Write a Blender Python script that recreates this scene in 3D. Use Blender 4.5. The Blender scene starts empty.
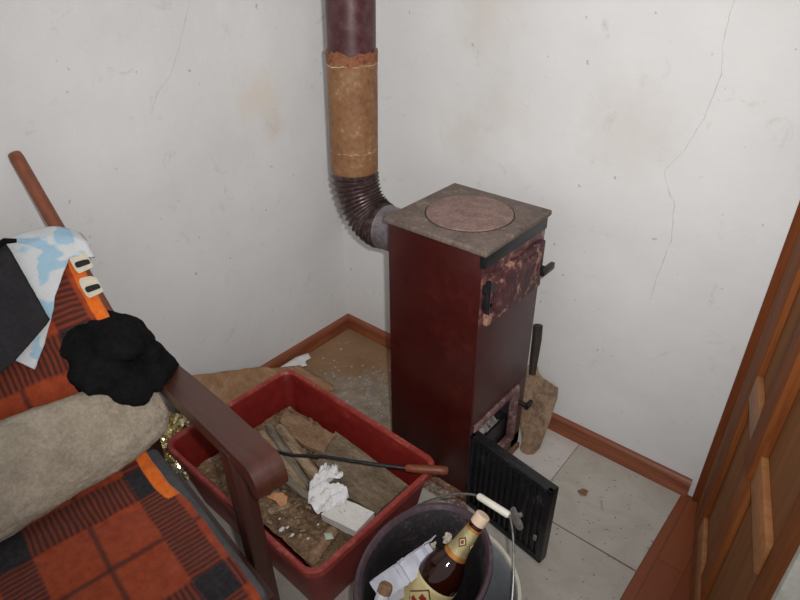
import bpy, bmesh, math, random
from math import sin, cos, pi, radians
from mathutils import Vector, Matrix, noise, Euler
random.seed(7)
S = bpy.context.scene
COL = S.collection
V = Vector

# ------------------------------------------------------------------ materials
def _nt(name):
    m = bpy.data.materials.new(name); m.use_nodes = True
    nt = m.node_tree; b = nt.nodes['Principled BSDF']
    return m, nt, b
def N(nt, t, **k):
    n = nt.nodes.new(t)
    for a, v in k.items():
        if a.startswith('i_'):
            key = a[2:]; key = int(key) if key.isdigit() else key
            n.inputs[key].default_value = v
        else: setattr(n, a, v)
    return n
def L(nt, a, b): nt.links.new(a, b)
def c4(c): return (c[0], c[1], c[2], 1)
def srgb(r, g, b):
    f = lambda v: (v/255/12.92 if v/255 <= .04045 else ((v/255+.055)/1.055)**2.4)
    return (f(r), f(g), f(b))
def coords(nt, scale=(1, 1, 1), rot=(0, 0, 0), kind='Object'):
    tc = N(nt, 'ShaderNodeTexCoord'); mp = N(nt, 'ShaderNodeMapping')
    mp.inputs['Scale'].default_value = scale; mp.inputs['Rotation'].default_value = rot
    L(nt, tc.outputs[kind], mp.inputs['Vector']); return mp.outputs['Vector']
def ramp(nt, fac, stops):
    r = N(nt, 'ShaderNodeValToRGB'); e = r.color_ramp.elements
    while len(e) < len(stops): e.new(.5)
    for el, (p, c) in zip(e, stops): el.position = p; el.color = c4(c) if len(c) == 3 else c
    L(nt, fac, r.inputs['Fac']); return r.outputs['Color']
def nz(nt, vec, scale, detail=6, rough=.6, dist=0.0):
    n = N(nt, 'ShaderNodeTexNoise'); n.inputs['Scale'].default_value = scale
    n.inputs['Detail'].default_value = detail; n.inputs['Roughness'].default_value = rough
    n.inputs['Distortion'].default_value = dist
    L(nt, vec, n.inputs['Vector']); return n.outputs['Fac']
def mixc(nt, fac, a, b, mode='MIX'):
    m = N(nt, 'ShaderNodeMix', data_type='RGBA', blend_type=mode)
    for s, v in ((m.inputs[0], fac), (m.inputs[6], a), (m.inputs[7], b)):
        if isinstance(v, (int, float)): s.default_value = v
        elif isinstance(v, tuple): s.default_value = c4(v)
        else: L(nt, v, s)
    return m.outputs[2]
def math_(nt, op, a, b=None, c=None):
    m = N(nt, 'ShaderNodeMath', operation=op)
    for i, v in enumerate((a, b, c)):
        if v is None: continue
        if isinstance(v, (int, float)): m.inputs[i].default_value = v
        else: L(nt, v, m.inputs[i])
    return m.outputs[0]
def bump(nt, b, h, strength=.3, dist=.01):
    n = N(nt, 'ShaderNodeBump'); n.inputs['Strength'].default_value = strength
    n.inputs['Distance'].default_value = dist
    L(nt, h, n.inputs['Height']); L(nt, n.outputs['Normal'], b.inputs['Normal'])
def simple(name, stops, scale=8, rough=.6, bmp=.15, bscale=None, metal=0, stretch=(1, 1, 1), detail=6, dist=0., bd=.004, spec=.5, coat=0):
    """mottled procedural material: noise through a colour ramp plus a bump"""
    m, nt, b = _nt(name)
    v = coords(nt, stretch)
    f = nz(nt, v, scale, detail, .65, dist)
    f2 = nz(nt, v, scale*5.5, 5, .65, dist*.5)
    f = math_(nt, 'ADD', math_(nt, 'MULTIPLY', f, .8), math_(nt, 'ADD', math_(nt, 'MULTIPLY', f2, .75), -.275))
    L(nt, ramp(nt, f, stops), b.inputs['Base Color'])
    b.inputs['Roughness'].default_value = rough; b.inputs['Metallic'].default_value = metal
    b.inputs['Specular IOR Level'].default_value = spec
    b.inputs['Coat Weight'].default_value = coat; b.inputs['Coat Roughness'].default_value = .15
    if bmp: bump(nt, b, nz(nt, v, bscale or scale*3, 6), bmp, bd)
    return m

def plaster(name, stains):
    m, nt, b = _nt(name)
    v = coords(nt)
    base = ramp(nt, nz(nt, v, 3.2, 8, .6), [(.3, srgb(216, 214, 212)), (.7, srgb(226, 225, 223))])
    # small scuffs and dirt marks
    sc = nz(nt, v, 14, 8, .7, 1.0)
    base = mixc(nt, math_(nt, 'MULTIPLY', ramp(nt, sc, [(.60, (0, 0, 0)), (.74, (1, 1, 1))]), .30), base, srgb(150, 138, 126))
    sp = nz(nt, v, 48, 2, .5)
    base = mixc(nt, math_(nt, 'MULTIPLY', ramp(nt, sp, [(.715, (0, 0, 0)), (.76, (1, 1, 1))]), .45), base, srgb(120, 108, 98))
    for (c, r, colr, amt) in stains:
        d = N(nt, 'ShaderNodeVectorMath', operation='DISTANCE'); L(nt, v, d.inputs[0]); d.inputs[1].default_value = c
        dd = math_(nt, 'ADD', d.outputs['Value'], math_(nt, 'MULTIPLY', math_(nt, 'SUBTRACT', nz(nt, v, 18, 5, .6), .5), r*1.4))
        mr = N(nt, 'ShaderNodeMapRange', interpolation_type='SMOOTHSTEP'); L(nt, dd, mr.inputs[0])
        mr.inputs[1].default_value = r; mr.inputs[2].default_value = 0; mr.inputs[3].default_value = 0; mr.inputs[4].default_value = amt
        base = mixc(nt, mr.outputs[0], base, colr)
    L(nt, base, b.inputs['Base Color'])
    b.inputs['Roughness'].default_value = .8; b.inputs['Specular IOR Level'].default_value = .25
    h = math_(nt, 'ADD', math_(nt, 'MULTIPLY', nz(nt, v, 5, 3, .5, .5), 1.0), math_(nt, 'MULTIPLY', nz(nt, v, 40, 6, .65), .28))
    bump(nt, b, h, .3, .014)
    return m

def wood(name, dark, light, axis='X', scale=1.0, rough=.45, coat=0):
    m, nt, b = _nt(name)
    s = {'X': (1.2, 14, 14), 'Y': (14, 1.2, 14), 'Z': (14, 14, 1.2)}[axis]
    v = coords(nt, tuple(x*scale for x in s))
    f = nz(nt, v, 2.2, 8, .62, 1.6)
    f2 = nz(nt, v, 9, 4, .6, .4)
    ff = math_(nt, 'ADD', math_(nt, 'MULTIPLY', f, .75), math_(nt, 'MULTIPLY', f2, .25))
    L(nt, ramp(nt, ff, [(.32, dark), (.68, light)]), b.inputs['Base Color'])
    b.inputs['Roughness'].default_value = rough
    b.inputs['Coat Weight'].default_value = coat; b.inputs['Coat Roughness'].default_value = .25
    bump(nt, b, ff, .12, .003)
    return m

def stove_front_mat(name):
    """flaked, heat-scorched maroon enamel"""
    m, nt, b = _nt(name)
    v = coords(nt, (1, 1, .8))
    f = nz(nt, coords(nt, (1, 1.3, 1)), 24, 10, .72, .5)
    col = ramp(nt, f, [(.30, srgb(32, 18, 20)), (.45, srgb(74, 38, 42)), (.53, srgb(90, 50, 52)), (.56, srgb(150, 106, 92)), (.60, srgb(176, 138, 112)), (.66, srgb(88, 48, 48)), (.8, srgb(60, 30, 34))])
    L(nt, col, b.inputs['Base Color']); b.inputs['Roughness'].default_value = .6
    bump(nt, b, f, .5, .004)
    return m

def enamel_front(name):
    m, nt, b = _nt(name)
    v = coords(nt)
    base = ramp(nt, nz(nt, v, 5, 5, .6, .4), [(.3, srgb(62, 32, 33)), (.7, srgb(78, 44, 44))])
    # scorch wear fading below the fuel door
    sx = N(nt, 'ShaderNodeSeparateXYZ'); L(nt, v, sx.inputs[0])
    zz = math_(nt, 'ADD', sx.outputs[2], math_(nt, 'MULTIPLY', math_(nt, 'SUBTRACT', nz(nt, v, 16, 6, .65, 1.2), .5), .14))
    mr = N(nt, 'ShaderNodeMapRange'); L(nt, zz, mr.inputs[0]); mr.inputs[1].default_value = .565; mr.inputs[2].default_value = .585
    sc = ramp(nt, nz(nt, v, 15, 7, .62, 1.6), [(.3, srgb(36, 20, 22)), (.5, srgb(84, 46, 48)), (.62, srgb(150, 104, 90)), (.7, srgb(186, 142, 116))])
    L(nt, mixc(nt, mr.outputs[0], base, sc), b.inputs['Base Color'])
    b.inputs['Roughness'].default_value = .42
    bump(nt, b, nz(nt, v, 30, 5), .12, .003)
    return m

def plaid(name):
    m, nt, b = _nt(name)
    tc = N(nt, 'ShaderNodeTexCoord'); sx = N(nt, 'ShaderNodeSeparateXYZ'); L(nt, tc.outputs['UV'], sx.inputs[0])
    wob = N(nt, 'ShaderNodeTexNoise'); wob.inputs['Scale'].default_value = 26; wob.inputs['Detail'].default_value = 4
    oc = coords(nt); L(nt, oc, wob.inputs['Vector'])
    w = math_(nt, 'MULTIPLY', math_(nt, 'SUBTRACT', wob.outputs['Fac'], .5), .022)
    u = math_(nt, 'ADD', sx.outputs[0], w); vv = math_(nt, 'ADD', sx.outputs[1], w)
    def band(t, half, centre=0.0, soft=.012):   # 1 inside the band around integer + centre
        d = math_(nt, 'ABSOLUTE', math_(nt, 'SUBTRACT', math_(nt, 'FRACT', math_(nt, 'ADD', t, .5-centre)), .5))
        mr = N(nt, 'ShaderNodeMapRange'); L(nt, d, mr.inputs[0]); mr.inputs[1].default_value = half+soft; mr.inputs[2].default_value = half-soft
        return mr.outputs[0]
    bu, bv = band(u, .115), band(vv, .12)
    lu, lv = band(u, .018, .5), band(vv, .018, .5)
    # stripes run along the threads inside each band
    def stripes(t, k):
        s = math_(nt, 'SINE', math_(nt, 'MULTIPLY', t, 2*pi*k))
        mr = N(nt, 'ShaderNodeMapRange'); L(nt, s, mr.inputs[0]); mr.inputs[1].default_value = -.35; mr.inputs[2].default_value = .35
        return mr.outputs[0]
    org = ramp(nt, nz(nt, oc, 60, 5), [(.3, srgb(140, 56, 30)), (.7, srgb(166, 74, 44))])
    drk = ramp(nt, nz(nt, oc, 90, 4), [(.3, srgb(30, 27, 30)), (.7, srgb(52, 48, 50))])
    mar = mixc(nt, .5, srgb(70, 36, 32), srgb(82, 44, 36))
    sv = mixc(nt, stripes(vv, 25), mar, mixc(nt, .6, org, srgb(84, 44, 36)))
    su = mixc(nt, stripes(u, 27), mar, mixc(nt, .6, org, srgb(84, 44, 36)))
    base = mixc(nt, math_(nt, 'MULTIPLY', lu, .8), org, mar)
    base = mixc(nt, math_(nt, 'MULTIPLY', lv, .8), base, mar)
    base = mixc(nt, bu, base, sv)          # lateral band -> stripes across it
    base = mixc(nt, bv, base, su)
    base = mixc(nt, math_(nt, 'MULTIPLY', bu, bv), base, drk)
    # bright orange binding strip along the free edge
    at = N(nt, 'ShaderNodeAttribute', attribute_name='binding')
    edge = N(nt, 'ShaderNodeMapRange'); L(nt, at.outputs['Fac'], edge.inputs[0]); edge.inputs[1].default_value = .06; edge.inputs[2].default_value = .12
    base = mixc(nt, edge.outputs[0], base, ramp(nt, nz(nt, oc, 60, 4), [(.3, srgb(214, 96, 28)), (.7, srgb(236, 122, 44))]))
    L(nt, base, b.inputs['Base Color']); b.inputs['Roughness'].default_value = .95
    b.inputs['Specular IOR Level'].default_value = .1
    b.inputs['Sheen Weight'].default_value = .25; b.inputs['Sheen Roughness'].default_value = .5
    bump(nt, b, nz(nt, oc, 160, 4), .5, .004)
    return m

def ramp_blobs(name, base, spot, scale, lo, hi, rough=.95):
    m, nt, b = _nt(name)
    v = coords(nt)
    f = nz(nt, v, scale, 2, .4, .6)
    col = mixc(nt, ramp(nt, f, [(lo, (0, 0, 0)), (hi, (1, 1, 1))]), base, spot)
    L(nt, col, b.inputs['Base Color']); b.inputs['Roughness'].default_value = rough
    b.inputs['Specular IOR Level'].default_value = .1
    bump(nt, b, nz(nt, v, 220, 4), .6, .004)
    return m

M = {}
M['plaster_left'] = plaster('plaster_left', [((0, -.29, .925), .11, srgb(218, 196, 168), .4), ((0, -.25, .83), .06, srgb(206, 180, 150), .3)])
M['plaster_back'] = plaster('plaster_back', [((.93, 0, .94), .16, srgb(200, 188, 174), .3), ((.62, 0, .93), .12, srgb(205, 190, 172), .22), ((.5, 0, .85), .12, srgb(206, 190, 172), .3), ((.55, 0, 1.15), .15, srgb(206, 194, 180), .4)])
M['crack'] = simple('crack', [(.4, srgb(164, 158, 152)), (.6, srgb(200, 194, 190))], 30, .9, 0)
M['base_wood'] = wood('base_wood', srgb(112, 58, 36), srgb(152, 88, 58), 'X', 1)
M['base_wood_y'] = wood('base_wood_y', srgb(112, 58, 36), srgb(152, 88, 58), 'Y', 1)
M['casing'] = wood('casing', srgb(98, 48, 26), srgb(130, 70, 38), 'Z', 1)
M['stile'] = wood('stile', srgb(112, 60, 28), srgb(150, 88, 46), 'Z', 1, .7)
M['rail'] = wood('rail', srgb(140, 92, 56), srgb(172, 120, 78), 'Y', 1, .5)
M['ply'] = wood('ply', srgb(116, 74, 44), srgb(144, 98, 62), 'Z', .6, .8)
for k in ('ply', 'stile', 'rail', 'casing'): M[k].node_tree.nodes['Principled BSDF'].inputs['Specular IOR Level'].default_value = .12
M['white_edge'] = simple('white_edge', [(.3, srgb(176, 178, 166)), (.7, srgb(204, 204, 194))], 12, .6)
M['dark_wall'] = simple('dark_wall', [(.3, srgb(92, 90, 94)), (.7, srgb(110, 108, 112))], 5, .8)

def laminate():
    m, nt, b = _nt('laminate')
    v = coords(nt)
    br = N(nt, 'ShaderNodeTexBrick'); L(nt, coords(nt, (1, 1, 1), (0, 0, pi/2)), br.inputs['Vector'])
    br.inputs['Scale'].default_value = 1; br.inputs['Brick Width'].default_value = .5; br.inputs['Row Height'].default_value = .065
    br.inputs['Mortar Size'].default_value = .0012; br.inputs['Mortar Smooth'].default_value = .2
    br.inputs['Color1'].default_value = c4(srgb(146, 78, 44)); br.inputs['Color2'].default_value = c4(srgb(128, 64, 36)); br.inputs['Mortar'].default_value = c4(srgb(100, 46, 24))
    g = nz(nt, coords(nt, (22, 1.6, 10)), 2.5, 7, .6, 1.2)
    L(nt, mixc(nt, math_(nt, 'MULTIPLY', g, .6), br.outputs['Color'], srgb(104, 50, 24)), b.inputs['Base Color'])
    b.inputs['Roughness'].default_value = .4
    return m
M['laminate'] = laminate()

def vinyl(name, c0, c1, spots=.5):
    m, nt, b = _nt(name)
    v = coords(nt)
    base = ramp(nt, nz(nt, v, 7, 8, .6, 1.5), [(.3, c0), (.7, c1)])
    base = mixc(nt, math_(nt, 'MULTIPLY', ramp(nt, nz(nt, v, 26, 6, .7, .6), [(.62, (0, 0, 0)), (.72, (1, 1, 1))]), spots), base, srgb(120, 104, 88))
    base = mixc(nt, math_(nt, 'MULTIPLY', ramp(nt, nz(nt, v, 90, 2, .5), [(.70, (0, 0, 0)), (.75, (1, 1, 1))]), .6), base, srgb(82, 66, 54))
    L(nt, base, b.inputs['Base Color']); b.inputs['Roughness'].default_value = .5
    bump(nt, b, nz(nt, v, 60, 5), .12, .002)
    return m
M['vinyl'] = vinyl('vinyl', srgb(172, 164, 152), srgb(192, 186, 176))
M['vinyl_light'] = vinyl('vinyl_light', srgb(192, 184, 178), srgb(208, 200, 194), .9)

def cardboard(name):
    m, nt, b = _nt(name)
    v = coords(nt)
    base = ramp(nt, nz(nt, v, 5, 7, .6, .6), [(.3, srgb(126, 94, 66)), (.7, srgb(150, 116, 84))])
    d = N(nt, 'ShaderNodeVectorMath', operation='DISTANCE'); L(nt, v, d.inputs[0]); d.inputs[1].default_value = (.36, -.36, .0)
    dd = math_(nt, 'ADD', d.outputs['Value'], math_(nt, 'MULTIPLY', math_(nt, 'SUBTRACT', nz(nt, v, 12, 7, .65, .6), .5), .4))
    mr = N(nt, 'ShaderNodeMapRange', interpolation_type='SMOOTHSTEP'); L(nt, dd, mr.inputs[0]); mr.inputs[1].default_value = .27; mr.inputs[2].default_value = .12; mr.inputs[3].default_value = 0; mr.inputs[4].default_value = .85
    base = mixc(nt, mr.outputs[0], base, ramp(nt, nz(nt, v, 30, 6, .7), [(.35, srgb(120, 106, 92)), (.65, srgb(158, 146, 132))]))
    sp = ramp(nt, nz(nt, v, 55, 3, .6), [(.68, (0, 0, 0)), (.74, (1, 1, 1))])
    base = mixc(nt, math_(nt, 'MULTIPLY', sp, .7), base, srgb(206, 198, 188))
    L(nt, base, b.inputs['Base Color']); b.inputs['Roughness'].default_value = .85
    bump(nt, b, nz(nt, v, 18, 6), .3, .006)
    return m
M['cardboard'] = cardboard('cardboard')
M['kraft'] = simple('kraft', [(.3, srgb(138, 102, 72)), (.55, srgb(160, 122, 88)), (.75, srgb(178, 148, 120))], 4, .85, .3, 14, stretch=(1, 2, 3), dist=1.5)

M['pipe_dark'] = simple('pipe_dark', [(.3, srgb(56, 24, 24)), (.5, srgb(74, 36, 36)), (.62, srgb(84, 56, 60)), (.75, srgb(66, 28, 26))], 7, .42, .1, 40, metal=.15, dist=1)
M['pipe_tan'] = simple('pipe_tan', [(.25, srgb(100, 60, 36)), (.45, srgb(126, 86, 54)), (.6, srgb(136, 98, 64)), (.72, srgb(164, 132, 96)), (.8, srgb(112, 66, 40))], 14, .6, .2, 50, dist=.4, detail=10)
M['pipe_rust'] = simple('pipe_rust', [(.3, srgb(98, 46, 32)), (.55, srgb(142, 88, 58)), (.7, srgb(88, 40, 36))], 30, .8, .4, 80)
M['lime'] = simple('lime', [(.3, srgb(170, 130, 86)), (.7, srgb(214, 190, 150))], 60, .8, 0)
M['flex'] = simple('flex', [(.3, srgb(54, 40, 40)), (.5, srgb(80, 62, 60)), (.7, srgb(116, 100, 94))], 12, .36, .05, 40, metal=.4, dist=.4)
M['collar'] = simple('collar', [(.3, srgb(90, 84, 84)), (.6, srgb(128, 122, 122)), (.75, srgb(76, 62, 62))], 14, .45, .1, 40, metal=.4)
M['enamel'] = simple('enamel', [(.3, srgb(50, 12, 10)), (.58, srgb(62, 17, 13)), (.72, srgb(72, 24, 18)), (.8, srgb(92, 44, 34))], 9, .3, .06, 20, dist=.3, detail=9)
M['enamel_front'] = enamel_front('enamel_front')
M['scorch'] = stove_front_mat('scorch')
M['top_iron'] = simple('top_iron', [(.28, srgb(74, 62, 56)), (.45, srgb(100, 86, 78)), (.6, srgb(114, 98, 88)), (.72, srgb(158, 134, 114)), (.8, srgb(84, 70, 62))], 22, .7, .3, 70, dist=.3, detail=10)
M['disc'] = simple('disc', [(.28, srgb(102, 80, 74)), (.5, srgb(128, 102, 94)), (.66, srgb(150, 122, 110)), (.8, srgb(112, 84, 78))], 30, .7, .25, 70, dist=.3, detail=10)
M['black_iron'] = simple('black_iron', [(.3, srgb(16, 16, 18)), (.6, srgb(30, 30, 33)), (.78, srgb(74, 70, 68))], 26, .42, .15, 60, metal=.1)
M['soot'] = simple('soot', [(.3, srgb(20, 18, 18)), (.7, srgb(44, 40, 40))], 20, .9, .3)
M['dusty'] = simple('dusty', [(.3, srgb(70, 46, 46)), (.5, srgb(112, 80, 78)), (.68, srgb(160, 132, 126)), (.78, srgb(92, 60, 58))], 26, .75, .35, 60, dist=.6)
M['ash'] = simple('ash', [(.3, srgb(112, 104, 100)), (.55, srgb(164, 156, 150)), (.75, srgb(206, 200, 196))], 40, .95, .6, 90)
M['plinth'] = simple('plinth', [(.3, srgb(70, 46, 36)), (.5, srgb(120, 84, 66)), (.65, srgb(156, 118, 96)), (.75, srgb(96, 70, 58))], 18, .8, .35, 50, dist=1.)
M['plinth_ash'] = simple('plinth_ash', [(.3, srgb(66, 52, 46)), (.48, srgb(120, 98, 86)), (.6, srgb(168, 154, 144)), (.72, srgb(92, 74, 66))], 45, .95, .6, 90, dist=.6)
M['steel'] = simple('steel', [(.3, srgb(120, 112, 106)), (.7, srgb(168, 160, 154))], 20, .5, .1, metal=.15)
M['shovel_blade'] = simple('shovel_blade', [(.3, srgb(96, 74, 58)), (.5, srgb(138, 112, 88)), (.65, srgb(158, 132, 106)), (.78, srgb(108, 72, 56))], 14, .75, .3, 50, metal=.1, dist=.6)
M['shovel_handle'] = simple('shovel_handle', [(.3, srgb(34, 26, 22)), (.7, srgb(62, 48, 40))], 16, .6, .15)
M['crate'] = simple('crate', [(.3, srgb(104, 22, 19)), (.6, srgb(126, 31, 26)), (.72, srgb(134, 42, 36)), (.8, srgb(150, 66, 58))], 7, .45, .12, 30, dist=.5)
M['crate_rim'] = simple('crate_rim', [(.3, srgb(126, 38, 34)), (.55, srgb(154, 62, 54)), (.76, srgb(184, 108, 98))], 18, .5, .3, 60, dist=.4)
M['dirt'] = simple('dirt', [(.28, srgb(70, 54, 40)), (.45, srgb(114, 90, 66)), (.58, srgb(140, 112, 84)), (.68, srgb(170, 152, 130)), (.8, srgb(96, 74, 54))], 24, .95, .8, 50, dist=.8, bd=.01)
M['board_grey'] = simple('board_grey', [(.3, srgb(84, 70, 54)), (.5, srgb(112, 96, 76)), (.7, srgb(142, 126, 104))], 12, .85, .3, 60, stretch=(1, 2.5, 1), dist=.6)
M['board_brown'] = simple('board_brown', [(.3, srgb(104, 76, 54)), (.5, srgb(136, 104, 78)), (.75, srgb(162, 136, 112))], 12, .9, .4, 60, stretch=(1, 2.5, 1), dist=.6)
M['split_wood'] = simple('split_wood', [(.3, srgb(96, 78, 60)), (.5, srgb(146, 122, 96)), (.72, srgb(184, 162, 132))], 12, .9, .4, 50, stretch=(.5, 4, 4), dist=.5)
M['grey_stick'] = simple('grey_stick', [(.3, srgb(92, 82, 70)), (.55, srgb(128, 116, 100)), (.75, srgb(152, 140, 122))], 12, .9, .4, 50, stretch=(.5, 4, 4))
M['tan_scrap'] = simple('tan_scrap', [(.3, srgb(184, 126, 84)), (.7, srgb(214, 160, 116))], 12, .85, .3)
M['mint'] = simple('mint', [(.3, srgb(170, 186, 160)), (.7, srgb(200, 210, 186))], 12, .6, .1)
M['paper'] = simple('paper', [(.3, srgb(212, 208, 206)), (.7, srgb(228, 226, 226))], 9, .85, .25, 30)
M['paper_cool'] = simple('paper_cool', [(.3, srgb(196, 196, 206)), (.7, srgb(216, 216, 226))], 9, .7, .15, 30)
M['print_carton'] = simple('print_carton', [(.3, srgb(206, 200, 194)), (.62, srgb(220, 216, 210)), (.68, srgb(120, 112, 106)), (.74, srgb(214, 208, 204))], 22, .8, .2, stretch=(1, 2, 1), dist=.6)
M['arm_wood'] = wood('arm_wood', srgb(56, 26, 18), srgb(84, 42, 28), 'X', 1, .4, .2)
M['leg_wood'] = wood('leg_wood', srgb(46, 20, 14), srgb(70, 34, 24), 'Z', 1, .4, .2)
M['post_wood'] = wood('post_wood', srgb(98, 50, 30), srgb(140, 78, 50), 'Z', .7, .45)
M['post_end'] = simple('post_end', [(.3, srgb(140, 130, 84)), (.7, srgb(176, 160, 110))], 40, .7, .1)
M['seat_grey'] = simple('seat_grey', [(.3, srgb(74, 74, 76)), (.7, srgb(98, 98, 100))], 60, .95, .4, 200)
M['plaid'] = plaid('plaid')
M['fleece'] = simple('fleece', [(.3, srgb(148, 136, 119)), (.5, srgb(166, 153, 135)), (.7, srgb(182, 169, 150))], 26, 1, .6, 260, bd=.006, spec=.05)
M['black_cloth'] = simple('black_cloth', [(.3, srgb(14, 13, 14)), (.7, srgb(27, 26, 27))], 18, .95, .5, 120, spec=.1)
M['charcoal'] = simple('charcoal', [(.3, srgb(42, 40, 42)), (.7, srgb(52, 50, 52))], 30, .95, .2, 200, spec=.1)
M['towel'] = ramp_blobs('towel', srgb(206, 208, 208), srgb(160, 190, 208), 20, .56, .61)
M['cream'] = simple('cream', [(.3, srgb(190, 180, 160)), (.7, srgb(212, 202, 182))], 60, .95, .2)
M['black'] = simple('black', [(.3, srgb(18, 18, 20)), (.7, srgb(34, 34, 36))], 60, .9, .1)
M['bucket_cream'] = simple('bucket_cream', [(.3, srgb(182, 176, 160)), (.6, srgb(204, 198, 184)), (.8, srgb(170, 158, 138))], 8, .5, .08, 30)
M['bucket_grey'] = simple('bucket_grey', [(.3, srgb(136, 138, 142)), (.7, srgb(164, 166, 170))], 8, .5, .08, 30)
M['bucket_dark'] = simple('bucket_dark', [(.3, srgb(30, 26, 28)), (.55, srgb(44, 39, 41)), (.74, srgb(82, 74, 74))], 22, .55, .15, 50, dist=.6)
M['bucket_rim'] = simple('bucket_rim', [(.3, srgb(62, 46, 54)), (.6, srgb(82, 64, 72)), (.8, srgb(116, 98, 100))], 14, .5, .12, 50)
M['wire'] = simple('wire', [(.3, srgb(92, 90, 86)), (.7, srgb(140, 138, 132))], 30, .4, 0, metal=.6)
M['grip'] = simple('grip', [(.3, srgb(206, 202, 188)), (.7, srgb(226, 222, 208))], 20, .5, .1)
M['gold'] = simple('gold', [(.3, srgb(160, 130, 70)), (.5, srgb(220, 206, 160)), (.7, srgb(240, 236, 214))], 16, .22, .3, 40, metal=.85)
M['foil_label'] = simple('foil_label', [(.3, srgb(190, 174, 122)), (.7, srgb(220, 206, 160))], 30, .28, .12, 60, metal=.55)
M['copper'] = simple('copper', [(.3, srgb(176, 108, 46)), (.7, srgb(214, 150, 80))], 40, .3, .2, 80, metal=.5)
M['label'] = simple('label', [(.3, srgb(206, 188, 132)), (.7, srgb(224, 208, 158))], 20, .5, .05)
M['red_ink'] = simple('red_ink', [(.3, srgb(138, 36, 28)), (.7, srgb(168, 52, 40))], 40, .5, 0)
M['brown_ink'] = simple('brown_ink', [(.3, srgb(96, 52, 36)), (.7, srgb(122, 74, 52))], 40, .5, 0)
M['cap'] = simple('cap', [(.3, srgb(214, 184, 156)), (.7, srgb(230, 204, 178))], 20, .5, .05)
M['poker_wood'] = wood('poker_wood', srgb(92, 44, 24), srgb(138, 72, 42), 'X', 2, .5)
def amber():
    m, nt, b = _nt('amber')
    b.inputs['Base Color'].default_value = c4(srgb(58, 22, 10)); b.inputs['Roughness'].default_value = .06
    b.inputs['Transmission Weight'].default_value = .45; b.inputs['IOR'].default_value = 1.5
    v = coords(nt); bump(nt, b, nz(nt, v, 18, 2), .05, .004)
    return m
M['amber'] = amber()

# ------------------------------------------------------------------ mesh helpers
def obj(name, bm, m, parent=None, smooth=35, loc=None):
    me = bpy.data.meshes.new(name)
    bmesh.ops.recalc_face_normals(bm, faces=bm.faces)
    bm.to_mesh(me); bm.free()
    mats = m if isinstance(m, (list, tuple)) else [m]
    for k in mats: me.materials.append(M[k])
    o = bpy.data.objects.new(name, me); COL.objects.link(o)
    if smooth:
        for p in me.polygons: p.use_smooth = True
        me.set_sharp_from_angle(angle=radians(smooth))
    if parent: o.parent = parent
    if loc: o.location = loc
    return o
def tag(o, label=None, cat=None, group=None, kind=None):
    for k, v in (('label', label), ('category', cat), ('group', group), ('kind', kind)):
        if v: o[k] = v
    return o
def empty(name, loc, rz=0, rot=None):
    o = bpy.data.objects.new(name, None); COL.objects.link(o)
    o.location = loc; o.rotation_euler = rot or (0, 0, rz); o.empty_display_size = .05
    return o
def box(bm, x0, x1, y0, y1, z0, z1, bev=0, seg=2, mi=0):
    r = bmesh.ops.create_cube(bm, size=1)
    for v in r['verts']:
        v.co = V(((x0+x1)/2+v.co.x*(x1-x0), (y0+y1)/2+v.co.y*(y1-y0), (z0+z1)/2+v.co.z*(z1-z0)))
    fs = set(f for v in r['verts'] for f in v.link_faces)
    if bev:
        g = bmesh.ops.bevel(bm, geom=list(set(e for v in r['verts'] for e in v.link_edges)), offset=bev, segments=seg, affect='EDGES', profile=.5)
        fs |= set(g['faces'])
    for f in fs:
        if f.is_valid: f.material_index = mi
def loft(bm, rings, cap0=False, cap1=False, closed=True, mi=0):
    vs = [[bm.verts.new(p) for p in r] for r in rings]
    n = len(rings[0])
    for a, b in zip(vs[:-1], vs[1:]):
        for i in range(n if closed else n-1):
            j = (i+1) % n
            f = bm.faces.new((a[i], a[j], b[j], b[i])); f.material_index = mi
    if cap0: bm.faces.new(vs[0][::-1]).material_index = mi
    if cap1: bm.faces.new(vs[-1]).material_index = mi
    return vs
def ring(c, r, n=40, ax=None, ry=None):
    """circle of radius r (or ellipse r, ry) around c with axis ax"""
    ax = V(ax or (0, 0, 1)).normalized()
    t = V((1, 0, 0)) if abs(ax.x) < .9 else V((0, 1, 0))
    e1 = (t-ax*t.dot(ax)).normalized(); e2 = ax.cross(e1)
    return [V(c)+e1*r*cos(2*pi*i/n)+e2*(ry or r)*sin(2*pi*i/n) for i in range(n)]
def tube(bm, pts, rad, n=12, cap=True, mi=0):
    """swept tube; rad is a number or a list"""
    pts = [V(p) for p in pts]; rs = rad if isinstance(rad, (list, tuple)) else [rad]*len(pts)
    rings = []; e1 = None
    for i, p in enumerate(pts):
        t = (pts[min(i+1, len(pts)-1)]-pts[max(i-1, 0)]).normalized()
        if e1 is None:
            a = V((0, 0, 1)) if abs(t.z) < .9 else V((1, 0, 0)); e1 = (a-t*a.dot(t)).normalized()
        else: e1 = (e1-t*e1.dot(t)).normalized()
        e2 = t.cross(e1)
        rings.append([p+(e1*cos(2*pi*k/n)+e2*sin(2*pi*k/n))*rs[i] for k in range(n)])
    loft(bm, rings, cap, cap, mi=mi)
def lathe(bm, base, axis, prof, n=40, cap0=True, cap1=True, mi=0):
    """prof: list of (t along axis, radius)"""
    ax = V(axis).normalized()
    loft(bm, [ring(V(base)+ax*t, r, n, ax) for t, r in prof], cap0, cap1, mi=mi)
def rrect(cx, cy, lx, ly, r, z, rot=0, k=7):
    out = []
    for qx, qy, a0 in ((1, 1, 0), (-1, 1, pi/2), (-1, -1, pi), (1, -1, 1.5*pi)):
        for i in range(k+1):
            a = a0+pi/2*i/k
            x = qx*(lx/2-r)+r*cos(a); y = qy*(ly/2-r)+r*sin(a)
            out.append(V((cx+x*cos(rot)-y*sin(rot), cy+x*sin(rot)+y*cos(rot), z)))
    return out
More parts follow.
